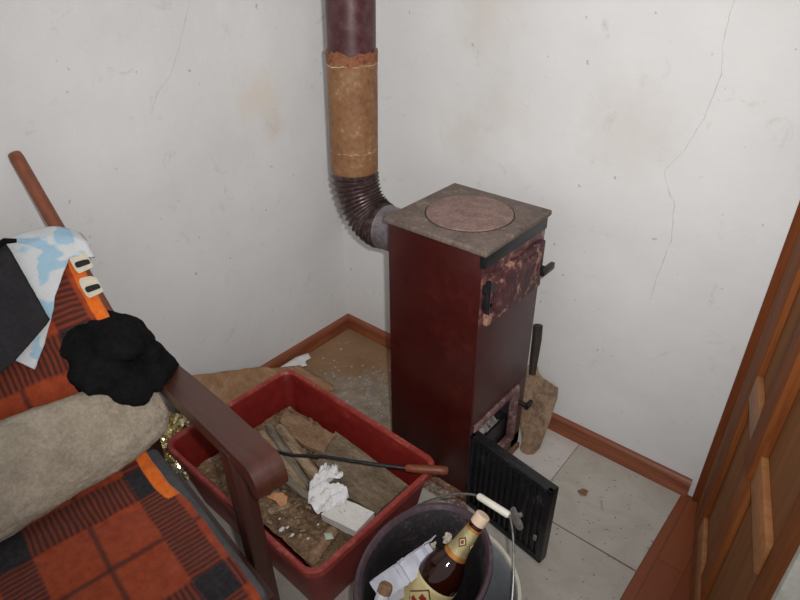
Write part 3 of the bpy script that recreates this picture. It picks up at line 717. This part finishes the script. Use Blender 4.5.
r_ = random.Random(11); bm = bmesh.new()
for i in range(120):
    x, y = r_.uniform(.33, .76), r_.uniform(-.87, -.56)
    if y > -.70 and x > .5: continue
    s_ = r_.uniform(.003, .011); a = r_.random()*6.3; g = bmesh.ops.create_cube(bm, size=1)
    rm = Euler((r_.uniform(-.5, .5), r_.uniform(-.5, .5), a)).to_matrix()
    X, Y = x, y; zz = .124+.010*fbm((X*11, Y*11, 3))+.005*fbm((X*45, Y*45, 8))+.030*max(0, (-.72-Y)/.12)*max(0, min(1, (X-.4)/.15))
    for v in g['verts']: v.co = rm @ V((v.co.x*s_*1.8, v.co.y*s_*.7, v.co.z*.0025))+V((x, y, zz+.003))
tag(obj('wood_splinters', bm, 'split_wood', None, 0), 'pale splinters strewn over the dirt in the red crate', 'splinters', None, 'stuff')
# poker resting across the crate
bm = bmesh.new()
A, Bq = V((.862, -.536, .243)), V((.776, -.591, .239))
poker = tag(empty('fire_poker', A), 'black iron poker with wooden handle lying across the crate', 'poker')
lathe(bm, (0, 0, 0), Bq-A, [(0, .007), (.003, .0098), (.02, .0112), (.07, .0105), (.096, .0088), (.102, .006)], 18); obj('wooden_handle', bm, 'poker_wood', poker, 40)
bm = bmesh.new(); tube(bm, [Bq-A, V((.70, -.636, .239))-A, V((.60, -.685, .235))-A, V((.52, -.722, .216))-A, V((.455, -.738, .203))-A, V((.42, -.742, .200))-A], [.0046, .0046, .0046, .0046, .0044, .003], 10); obj('rod', bm, 'black_iron', poker, 40)

# gold foil bundle between the left wall and the crate
bm = bmesh.new(); bmesh.ops.create_icosphere(bm, subdivisions=5, radius=1)
for v in bm.verts:
    n = v.co.normalized(); ridg = 1-abs(fbm(n*3.2+V((4, 0, 0)), 2)); d = .78+.26*ridg+.12*fbm(n*9, 3)
    v.co = V((.108*n.x*d, .10*n.y*d, .098*n.z*d)); v.co.z = max(v.co.z, -.09)
o = obj('gold_foil', bm, 'gold', None, 12, (.128, -.868, .0945)); tag(o, 'crumpled shiny gold foil between left wall and red crate', 'foil')

# ------------------------------------------------------------------ buckets, bottle, rubbish
bk = tag(empty('cream_bucket', (1.022, -.790, .0)), 'cream plastic bucket with wire bail holding the dark one', 'bucket')
bm = bmesh.new()
loft(bm, [ring((0, 0, z), r, 56) for z, r in ((.004, .117), (.010, .121), (.15, .138), (.223, .149))], cap0=True)
loft(bm, [ring((0, 0, z), r, 56) for z, r in ((.223, .149), (.225, .157), (.250, .161), (.255, .1595), (.255, .153), (.250, .151))])
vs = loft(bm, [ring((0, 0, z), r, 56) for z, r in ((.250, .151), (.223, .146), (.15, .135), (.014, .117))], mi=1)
bm.faces.new(vs[-1][::-1])
bmesh.ops.remove_doubles(bm, verts=bm.verts, dist=.0004)
obj('shell', bm, ['bucket_cream', 'bucket_grey'], bk, 40)
e1, e2 = V((-.160, .048, .235)), V((.160, -.048, .235))
for e in (e1, e2):
    bm = bmesh.new(); d = V((e.x, e.y, 0)).normalized(); lathe(bm, e-d*.008, d, [(0, .014), (.008, .014), (.012, .008), (.016, .006)], 18); obj('ear', bm, 'bucket_cream', bk, 40)
g1, g2 = V((-.006, .134, .381)), V((.066, .133, .381))
def bez(a, b, c, d, n=14): return [a*(1-t)**3+b*3*t*(1-t)**2+c*3*t*t*(1-t)+d*t**3 for t in (i/n for i in range(n+1))]
bm = bmesh.new()
pts = bez(e1+V((-.008, 0, 0)), e1+V((.01, .06, .045)), g1+V((-.060, -.002, -.022)), g1)+bez(g1, g1.lerp(g2, .3), g1.lerp(g2, .7), g2, 4)[1:]+bez(g2, g2+V((.03, -.02, -.01)), e2+V((.01, .045, .07)), e2+V((.008, 0, 0)))[1:]
tube(bm, pts, .0023, 8); bail = obj('bail_wire', bm, 'wire', bk, 40)
bm = bmesh.new(); tube(bm, [g1, g1.lerp(g2, .05), g1.lerp(g2, .95), g2], [.0055, .0072, .0072, .0055], 14); obj('grip', bm, 'grip', bail, 40)

DC = V((1.003, -.806, 0)); DA = math.atan2(.989, -.149)
def el(z, a, b, n=56):
    return [V((a*cos(t)*cos(DA)-b*sin(t)*sin(DA), a*cos(t)*sin(DA)+b*sin(t)*cos(DA), z)) for t in (2*pi*i/n for i in range(n))]
bm = bmesh.new()
loft(bm, [el(z, a, b) for z, a, b in ((.018, .090, .078), (.024, .094, .082), (.15, .114, .098), (.262, .136, .1085), (.278, .140, .110))], cap0=True)
loft(bm, [el(z, a, b) for z, a, b in ((.278, .140, .110), (.292, .157, .1165), (.304, .162, .120), (.311, .160, .1185), (.312, .152, .112), (.304, .146, .107))], mi=1)
vs = loft(bm, [el(z, a, b) for z, a, b in ((.304, .146, .107), (.26, .132, .102), (.15, .110, .092), (.032, .087, .074))])
bm.faces.new(vs[-1][::-1]); bmesh.ops.remove_doubles(bm, verts=bm.verts, dist=.0004)
db = empty('dark_bucket', DC); tag(db, 'dirty dark purplish oval bucket set inside the cream bucket', 'bucket')
obj('shell', bm, ['bucket_dark', 'bucket_rim'], db, 40)

# bottle
Bt = V((1.044, -.677, .367)); Bax = V((-.075, -.095, -.139)); Bax = V((.996-1.036, -.785+.684, .222-.362)).normalized()
bot = tag(empty('beer_bottle', Bt+Bax*.30), 'brown beer bottle with gold neck label leaning in the dark bucket', 'bottle'); off = bot.location
bot_o = Bt-off
camdir = (V((1.428, -1.375, 1.341))-(Bt+Bax*.1)); e_f = (camdir-Bax*camdir.dot(Bax)).normalized(); e_s = Bax.cross(e_f)
bm = bmesh.new()
bprof = [(.022, .0125), (.026, .0145), (.030, .0135), (.05, .0155), (.085, .0195), (.100, .0235), (.112, .030), (.126, .0375), (.140, .042), (.158, .0440), (.20, .0442), (.27, .0442), (.288, .042), (.298, .034), (.296, .012)]
lathe(bm, bot_o, Bax, bprof, 48, True, True); bbody = obj('bottle_body', bm, 'amber', bot, 60)
bm = bmesh.new(); lathe(bm, bot_o, Bax, [(.0, .0132), (.0015, .0148), (.012, .0150), (.0215, .0150), (.0225, .0135)], 40); obj('screw_cap', bm, 'cap', bot, 40)
def rat(t):
    for (a, ra), (b, rb) in zip(bprof[:-1], bprof[1:]):
        if a <= t <= b: return ra+(rb-ra)*(t-a)/(b-a)
    return bprof[0][1]
def sleeve(name, t0, t1, d, m, parent, n=48):
    bm = bmesh.new(); k = 12
    lathe(bm, bot_o, Bax, [(t0+(t1-t0)*i/k, rat(t0+(t1-t0)*i/k)+d) for i in range(k+1)], n, False, False); return solid(obj(name, bm, m, parent, 60), .0003, 1)
fo = sleeve('neck_label', .032, .096, .0008, 'foil_label', bot)
sleeve('gold_ring', .030, .036, .0013, 'copper', fo); sleeve('gold_ring', .090, .100, .0013, 'copper', fo)
la = sleeve('front_label', .163, .262, .0008, 'label', bot)
def patch(parent, m, pts, d, name='printed_mark'):
    """pts: (angle metres across, t along the axis) outline wrapped on the bottle"""
    bm = bmesh.new(); n = len(pts); full = []
    for i in range(n):
        for j in range(4):
            f = j/4; full.append((pts[i][0]*(1-f)+pts[(i+1) % n][0]*f, pts[i][1]*(1-f)+pts[(i+1) % n][1]*f))
    cxx = sum(p[0] for p in full)/len(full); ct = sum(p[1] for p in full)/len(full)
    def P(s, t):
        r = rat(t)+d; a = s/rat(t)
        return bot_o+Bax*t+(e_f*cos(a)+e_s*sin(a))*r
    loft(bm, [[P(cxx+(s-cxx)*k, ct+(t-ct)*k) for s, t in full] for k in (1, .66, .33, .02)], False, True)
    return obj(name, bm, m, parent, 60)
def diamond(c, t, w, h): return [(c-w, t), (c, t-h), (c+w, t), (c, t+h)]
patch(fo, 'brown_ink', diamond(.002, .063, .0095, .0125), .0013)
patch(fo, 'label', diamond(.002, .063, .0060, .0078), .0016); patch(fo, 'brown_ink', diamond(.002, .063, .0038, .0055), .0019)
patch(fo, 'brown_ink', diamond(-.020, .063, .0075, .0095), .0013); patch(fo, 'label', diamond(-.020, .063, .0052, .0066), .0016)
patch(la, 'brown_ink', diamond(.000, .202, .030, .034), .0013); patch(la, 'label', diamond(.000, .202, .026, .030), .0016)
patch(la, 'red_ink', [(-.006, .186), (.006, .184), (.007, .196), (-.005, .198)], .0020); patch(la, 'red_ink', [(-.018, .201), (-.004, .200), (-.004, .211), (-.018, .211)], .0020)
patch(la, 'red_ink', [(.004, .202), (.018, .200), (.018, .209), (.004, .211)], .0020)

# folded white paper against the bucket's left wall
def pap(u, v):
    a = V((.953, -.905, .276)).lerp(V((.983, -.752, .270)), u); b = V((.985, -.915, .20)).lerp(V((1.012, -.775, .185)), u)
    p = a.lerp(b, v)+V((0, 0, .007))*fbm((u*14, 2, 1), 4)*(1-v); f = abs(((v*1.6+.1) % 1)*2-1)
    return p+V((-.035, .025, .02))+V((.030*f, -.004*f, .010*f))+V((.003, .004, .003))*fbm((u*5, v*2, 4)), (u, v)
tag(solid(obj('folded_paper', grid(30, 24, pap), 'paper_cool', None, 25), .001, 1), 'folded white paper sheets at the left inside the dark bucket', 'paper')
def pap2(u, v):
    p = V((1.068, -.765, .215)).lerp(V((1.085, -.86, .205)), u)+V((-.028, -.02, -.11))*v
    return p+V((.004, 0, 0))*fbm((u*8, v*8, 6)), (u, v)
tag(solid(obj('paper_sheet', grid(14, 14, pap2), 'paper_cool', None, 25), .001, 1), 'white paper slip right of the bottle in the dark bucket', 'paper')
sb = empty('torn_carton', (.966, -.882, .286)); sb.rotation_euler = (radians(-35), radians(15), radians(25)); tag(sb, 'small torn brown and white carton lying on the folded paper', 'carton')
bm = bmesh.new(); lathe(bm, (0, 0, -.002), (0, 0, 1), [(0, .0135), (.012, .0135), (.018, .011)], 9); obj('brown_end', bm, 'board_brown', sb, 20)
bm = bmesh.new(); lathe(bm, (0, 0, -.002), (0, 0, -1), [(0, .0125), (.014, .013), (.026, .0115), (.034, .007)], 9); obj('white_end', bm, 'paper', sb, 20)
def crumpled_bit(name, loc, r, m, label, seed):
    bm = bmesh.new(); bmesh.ops.create_icosphere(bm, subdivisions=3, radius=1)
    for v in bm.verts:
        n = v.co.normalized(); v.co = V((n.x*r[0], n.y*r[1], n.z*r[2]))*(.75+.5*fbm(n*1.8+V((seed, 0, 0)), 3))
    return tag(obj(name, bm, m, None, 15, loc), label, 'paper')
crumpled_bit('paper_wad', (.980, -.702, .268), (.013, .012, .012), 'cream', 'pale beige paper bit beside the bottle neck', 3)
crumpled_bit('paper_wad', (.960, -.735, .246), (.012, .022, .012), 'cream', 'longer beige paper bit wedged above the bottle shoulder', 8)

# ------------------------------------------------------------------ armchair
f_ = V((.9903, -.139, 0)); l_ = V((.139, .9903, 0)); cl = -.9375
chair = tag(empty('armchair', (.467, -1.012, 0), math.atan2(-.139, .9903)), 'low wooden armchair with reclined back against the left wall', 'armchair')
# chair-local frame: x forward, y lateral (positive towards the crate), origin on the floor under the seat's right edge
def toloc(p):
    q = V(p)-V((.467, -1.012, 0)); return V((q.dot(f_), q.dot(l_), q.z))
def arm(side):
    """arm board with a rolled front end"""
    bm = bmesh.new(); yc = .076 if side > 0 else -.72-.076
    x0, x1 = -.135, .318; hw = .029
    prof = []
    up = []
    for i in range(13):
        t = i/12; x = x0+(x1-x0)*t; up.append((x, .542+.056*t+.006*sin(pi*t)))
    for a in (25, 50, 75, 95): up.append((x1+.030*sin(radians(a)), .598-.034*(1-cos(radians(a)))))
    up.append((x1+.029, .545))
    lo = [(x1+.010, .543), (x1-.002, .562)]
    for i in range(11, -1, -1):
        t = i/12; lo.append((x0+(x1-x0)*t, .542+.056*t-.026))
    prof = up+lo
    prism(bm, [V((x, yc-hw, z)) for x, z in prof], (0, 2*hw, 0)); bevel_all(bm, .006, 3, 35)
    obj('arm', bm, 'arm_wood', chair, 30)
    bm = bmesh.new(); sg = -.014 if side > 0 else .014; box(bm, -.020, .020, yc-.019+sg, yc+.019+sg, .0045, .58, .006, 2)
    for v in bm.verts: v.co.x += .244+.03*(1-v.co.z/.58)
    obj('leg', bm, 'leg_wood', chair, 30)
    yp = 0.0 if side > 0 else -.72
    bm = bmesh.new()
    tp, bp = V((-.430, yp, .943)), V((-.125, yp+(.036 if side > 0 else 0), .570))
    if side < 0: tp.x = tp.x
    tube(bm, [tp, tp.lerp(bp, .02), bp], [.0125, .0138, .0138], 16); pb = obj('back_post', bm, 'post_wood', chair, 40)
    bm = bmesh.new(); dv = (tp-bp).normalized(); lathe(bm, tp-dv*.001, dv, [(0, .0126), (.003, .0110)], 16); obj('post_end', bm, 'post_end', pb, 40)
    bm = bmesh.new(); box(bm, -.018, .018, yc-.018-(.03 if side > 0 else -.03), yc+.018-(.03 if side > 0 else -.03), .0045, .54, .005)
    for v in bm.verts: v.co.x += -.20-.06*(1-v.co.z/.54)
    obj('leg', bm, 'leg_wood', chair, 30)
arm(1); arm(-1)
bm = bmesh.new(); box(bm, -.02, .37, .002, .036, .265, .325, .004); box(bm, -.02, .37, -.756, -.722, .265, .325, .004); box(bm, .335, .37, -.722, .002, .265, .325, .004); box(bm, -.02, .02, -.722, .002, .265, .325, .004)
obj('seat_frame', bm, 'leg_wood', chair, 30)
bm = bmesh.new(); box(bm, -.06, .40, -.735, .014, .327, .394, .018, 3); obj('seat_cushion', bm, 'seat_grey', chair, 40)
bm = bmesh.new()
tube(bm, [(-.290, .016, .765), (-.290, -.72, .765)], .015, 12); tube(bm, [(-.125, .034, .572), (-.125, -.72, .572)], .015, 12); obj('back_rail', bm, 'post_wood', chair, 40)

# plaid blanket over back and seat (chair-local profile turned into the room)
def chloc(x, y, z): return V((.467, -1.012, 0))+f_*x+l_*y+V((0, 0, z))
prof = [(-.325, .735), (-.312, .778), (-.282, .797), (-.245, .788), (-.20, .748), (-.14, .688), (-.10, .630), (-.078, .56), (-.058, .49), (-.03, .445), (.02, .420), (.10, .408), (.22, .404), (.32, .404), (.395, .402), (.418, .385), (.424, .34), (.425, .27)]
cum = [0]
for a, b in zip(prof[:-1], prof[1:]): cum.append(cum[-1]+math.hypot(b[0]-a[0], b[1]-a[1]))
def pat(s):
    for i in range(len(prof)-1):
        if s <= cum[i+1] or i == len(prof)-2:
            t = (s-cum[i])/(cum[i+1]-cum[i]); a, b = prof[i], prof[i+1]
            return a[0]+(b[0]-a[0])*t, a[1]+(b[1]-a[1])*t
s_seat = None
for i in range(2000):
    s = cum[-1]*i/2000
    if pat(s)[0] >= .055 and pat(s)[1] < .5: s_seat = s; break
s_back = None
for i in range(2000):
    s = cum[-1]*i/2000
    if pat(s)[1] < .655 and pat(s)[0] > -.3: s_back = s; break
def blan(u, v):
    s = cum[-1]*u; x, z = pat(s)
    ed = .016 if z > .6 else (.016+(-.020-.016)*min(1, (.6-z)/.15) if z > .45 else -.020+.016*min(1, max(0, (x-.08)/.06))*(1 if z > .38 else 0))
    y = ed-v*.70
    wig = .006*fbm((x*7, y*7, z*7))+.003*fbm((x*24, y*24, z*24))
    y2 = y+.004*fbm((s*9, 3, 1))*max(0, 1-v*8)
    uu = (s-s_seat)/.285 if s >= s_seat else (s-s_seat)/(s_seat-s_back)
    vv = (y+.047)/.242
    e = min(1, max(0, (ed-y)/.026)); flag = 1-e if (x < .115 or z > .45) else 0
    return chloc(x+wig*.7, y2, z+wig), (uu, vv), flag
o = obj('plaid_blanket', grid(150, 120, blan), 'plaid', None, 80); solid(o, .006, 1)
tag(o, 'orange and black plaid blanket over the armchair back and seat', 'blanket')
blanket = o
# woven cream patches with black bars on the orange edge
nb = V((.752, -.106, .651))
def bpat(d, l, w, h, m, lift, parent, name):
    A0 = V((.045, -.953, .941)); dd = V((.652, -.028, -.758)); bm = bmesh.new()
    n = 28; pts = []
    for i in range(n):
        a = 2*pi*i/n; ca, sa = cos(a), sin(a)
        pts.append(A0+dd*(d+h*math.copysign(abs(sa)**.45, sa)*(1+.10*sin(3*a+1)))+l_*(l+w*math.copysign(abs(ca)**.45, ca))+nb*lift)
    prism(bm, pts, nb*.003); return obj(name, bm, m, parent, 30)
for d, l in ((.268, -.004), (.321, -.010)):
    pt = bpat(d, l, .0165, .0205, 'cream', .058, blanket, 'woven_patch'); bpat(d+.004, l+.001, .0135, .0058, 'black', .0595, pt, 'woven_bar')

# sheepskin pad in the crook of seat and back
bm = bmesh.new(); bmesh.ops.create_icosphere(bm, subdivisions=6, radius=1)
wv = V((.47, 0, -.88)); tv = V((.88, 0, .47))
for v in bm.verts:
    n = v.co.normalized()
    sx = math.copysign(abs(n.x)**.7, n.x); sy = math.copysign(abs(n.y)**.62, n.y); sz = math.copysign(abs(n.z)**.8, n.z)
    p = V((-.012, -.318, .523))+wv*(sx*(.098-.012*max(0, sy)))+V((0, 1, 0))*(sy*.360)+tv*(sz*.040)
    p += V((0, 0, -1))*.02*max(0, sy-.6)
    fz = .007*fbm(p*9, 3)+.0022*fbm(p*75, 3)
    p += (wv*n.x+V((0, 1, 0))*n.y+tv*n.z)*fz
    v.co = p
bm2 = bm
for v in bm2.verts: v.co = chloc(v.co.x, v.co.y, v.co.z)
tag(obj('sheepskin_pad', bm2, 'fleece', None, 80), 'beige sheepskin pad lying on the plaid blanket', 'cushion')

# black cloth bunched over the arm
def blobmesh(name, blobs, m, vox, label, cat, amp, seed, iters=6):
    bm = bmesh.new()
    for (c, r, rz) in blobs:
        g = bmesh.ops.create_icosphere(bm, subdivisions=4, radius=1); rot = Matrix.Rotation(rz, 3, 'Z')
        for v in g['verts']: v.co = V(c)+rot @ V((v.co.x*r[0], v.co.y*r[1], v.co.z*r[2]))
    me = bpy.data.meshes.new(name); bm.to_mesh(me); bm.free()
    t = bpy.data.objects.new('tmp', me); COL.objects.link(t)
    md = t.modifiers.new('r', 'REMESH'); md.mode = 'VOXEL'; md.voxel_size = vox
    sm = t.modifiers.new('s', 'SMOOTH'); sm.iterations = iters; sm.factor = .6
    dg = bpy.context.evaluated_depsgraph_get(); me2 = bpy.data.meshes.new_from_object(t.evaluated_get(dg))
    bpy.data.objects.remove(t); bpy.data.meshes.remove(me)
    bm = bmesh.new(); bm.from_mesh(me2); bpy.data.meshes.remove(me2); bm.normal_update()
    for v in bm.verts:
        p = v.co; rid = 1-abs(fbm((p.x*13+seed, p.y*13, p.z*9), 2))*2
        v.co = p+v.normal*amp*(rid*.8+.5*fbm(p*34, 3))
    o = obj(name, bm, m, None, 70); return tag(o, label, cat)
cb = lambda x, y, z: tuple(chloc(x-.012, y-.013, z))
blobmesh('black_cloth', [(cb(-.100, .018, .650), (.085, .060, .032), .1), (cb(-.13, -.03, .652), (.06, .062, .028), 0), (cb(-.08, -.025, .607), (.075, .062, .034), 0), (cb(-.090, .062, .615), (.070, .035, .036), -.1), (cb(-.055, .055, .570), (.055, .048, .032), -.1), (cb(-.035, .005, .570), (.055, .045, .036), -.1), (cb(-.012, .010, .518), (.022, .016, .032), 0), (cb(-.085, .098, .555), (.055, .016, .045), -.1)],
         'black_cloth', .007, 'black woollen garment bunched over the rear of the wooden arm', 'clothing', .009, 3, 20)

# towel and charcoal jacket over the back
A0 = V((.045, -.953, .941)); dd = V((.652, -.028, -.758))
def hem(l, pts):
    for (a, ha), (b, hb) in zip(pts[:-1], pts[1:]):
        if a >= l >= b: return ha+(hb-ha)*(a-l)/(a-b)
    return pts[-1][1] if l < pts[-1][0] else pts[0][1]
def drape(l0, l1, top, hempts, lift, seed, amp, rnd=None):
    def fn(u, v):
        l = l0+(l1-l0)*v; h = hem(l, hempts); t0 = top+(rnd(l) if rnd else 0)
        # u: 0 behind the back, .25 over the top, 1 at the hem
        if u < .3:
            a = pi*(1-u/.3); d = t0+.012-.030*sin(a)*1.0; n = lift-.055*(1-u/.3)*1.0
            if u < .06: d += .02*(1-u/.06)
        else:
            k = (u-.3)/.7; d = t0+.012+(h-t0-.012)*k; n = lift
        w = amp*fbm((l*11+seed, d*9, seed), 3)+amp*.4*fbm((l*40, d*40, seed), 2)
        return A0+dd*d+l_*l+nb*(n+w), (u, v)
    return fn
o = obj('bath_towel', grid(60, 90, drape(.024, -.60, .195, [(.05, .262), (.022, .268), (.010, .262), (-.017, .250), (-.075, .318), (-.085, .335), (-.13, .395), (-.165, .434), (-.19, .395), (-.24, .37), (-.60, .37)], .058, 2, .006, lambda l: .030*max(0, (l+.03)/.054)**2)), 'towel', None, 80)
solid(o, .006, 1); tag(o, 'white towel with pale blue pattern over the chair back', 'towel')
o = obj('jacket', grid(60, 60, drape(-.104, -.60, .206, [(-.08, .335), (-.108, .363), (-.19, .411), (-.30, .45), (-.6, .5)], .074, 6, .004)), 'charcoal', None, 80)
solid(o, .006, 1); tag(o, 'dark charcoal garment thrown over the towel on the chair back', 'clothing')
bm = bmesh.new(); tube(bm, [A0+dd*.202+l_*-.125+nb*.083, A0+dd*.196+l_*-.105+nb*.086, A0+dd*.200+l_*-.088+nb*.083], [.006, .006, .004], 10); obj('strap', bm, 'black_cloth', o, 40)

# ------------------------------------------------------------------ light and camera
def look(pos, tgt): return (V(tgt)-V(pos)).to_track_quat('-Z', 'Y').to_euler()
CAM = V((1.4282, -1.3750, 1.3410))
yaw, pit, roll = radians(130.267), radians(31.815), radians(-.4635)
fwd = V((cos(pit)*cos(yaw), cos(pit)*sin(yaw), -sin(pit)))
cam = bpy.data.cameras.new('camera'); co = bpy.data.objects.new('camera', cam); COL.objects.link(co)
q = fwd.to_track_quat('-Z', 'Y').to_matrix().to_4x4() @ Matrix.Rotation(roll, 4, 'Z')
co.matrix_world = Matrix.Translation(CAM) @ q
cam.sensor_width = 36; cam.lens = 609.7/800*36; cam.clip_start = .02
S.camera = co
R3 = q.to_3x3()
# the camera's own flash, beside the lens
fl = bpy.data.lights.new('camera_flash', 'SPOT'); fo_ = bpy.data.objects.new('camera_flash', fl); COL.objects.link(fo_)
fpos = CAM+R3 @ V((.040, .035, 0)); fo_.location = fpos
fo_.rotation_euler = look(fpos, (.45, -.02, .85))
fl.energy = 62; fl.spot_size = radians(108); fl.spot_blend = 1.0; fl.shadow_soft_size = .012; fl.color = (1, .995, .985)
# daylight filling the room from the open side behind the photographer
w = bpy.data.worlds.new('world'); S.world = w; w.use_nodes = True
bg = w.node_tree.nodes['Background']; bg.inputs['Color'].default_value = (.96, .98, 1, 1); bg.inputs['Strength'].default_value = .56
S.view_settings.view_transform = 'Standard'; S.view_settings.look = 'None'; S.view_settings.gamma = 1; S.view_settings.exposure = 0
S.view_settings.use_curve_mapping = False
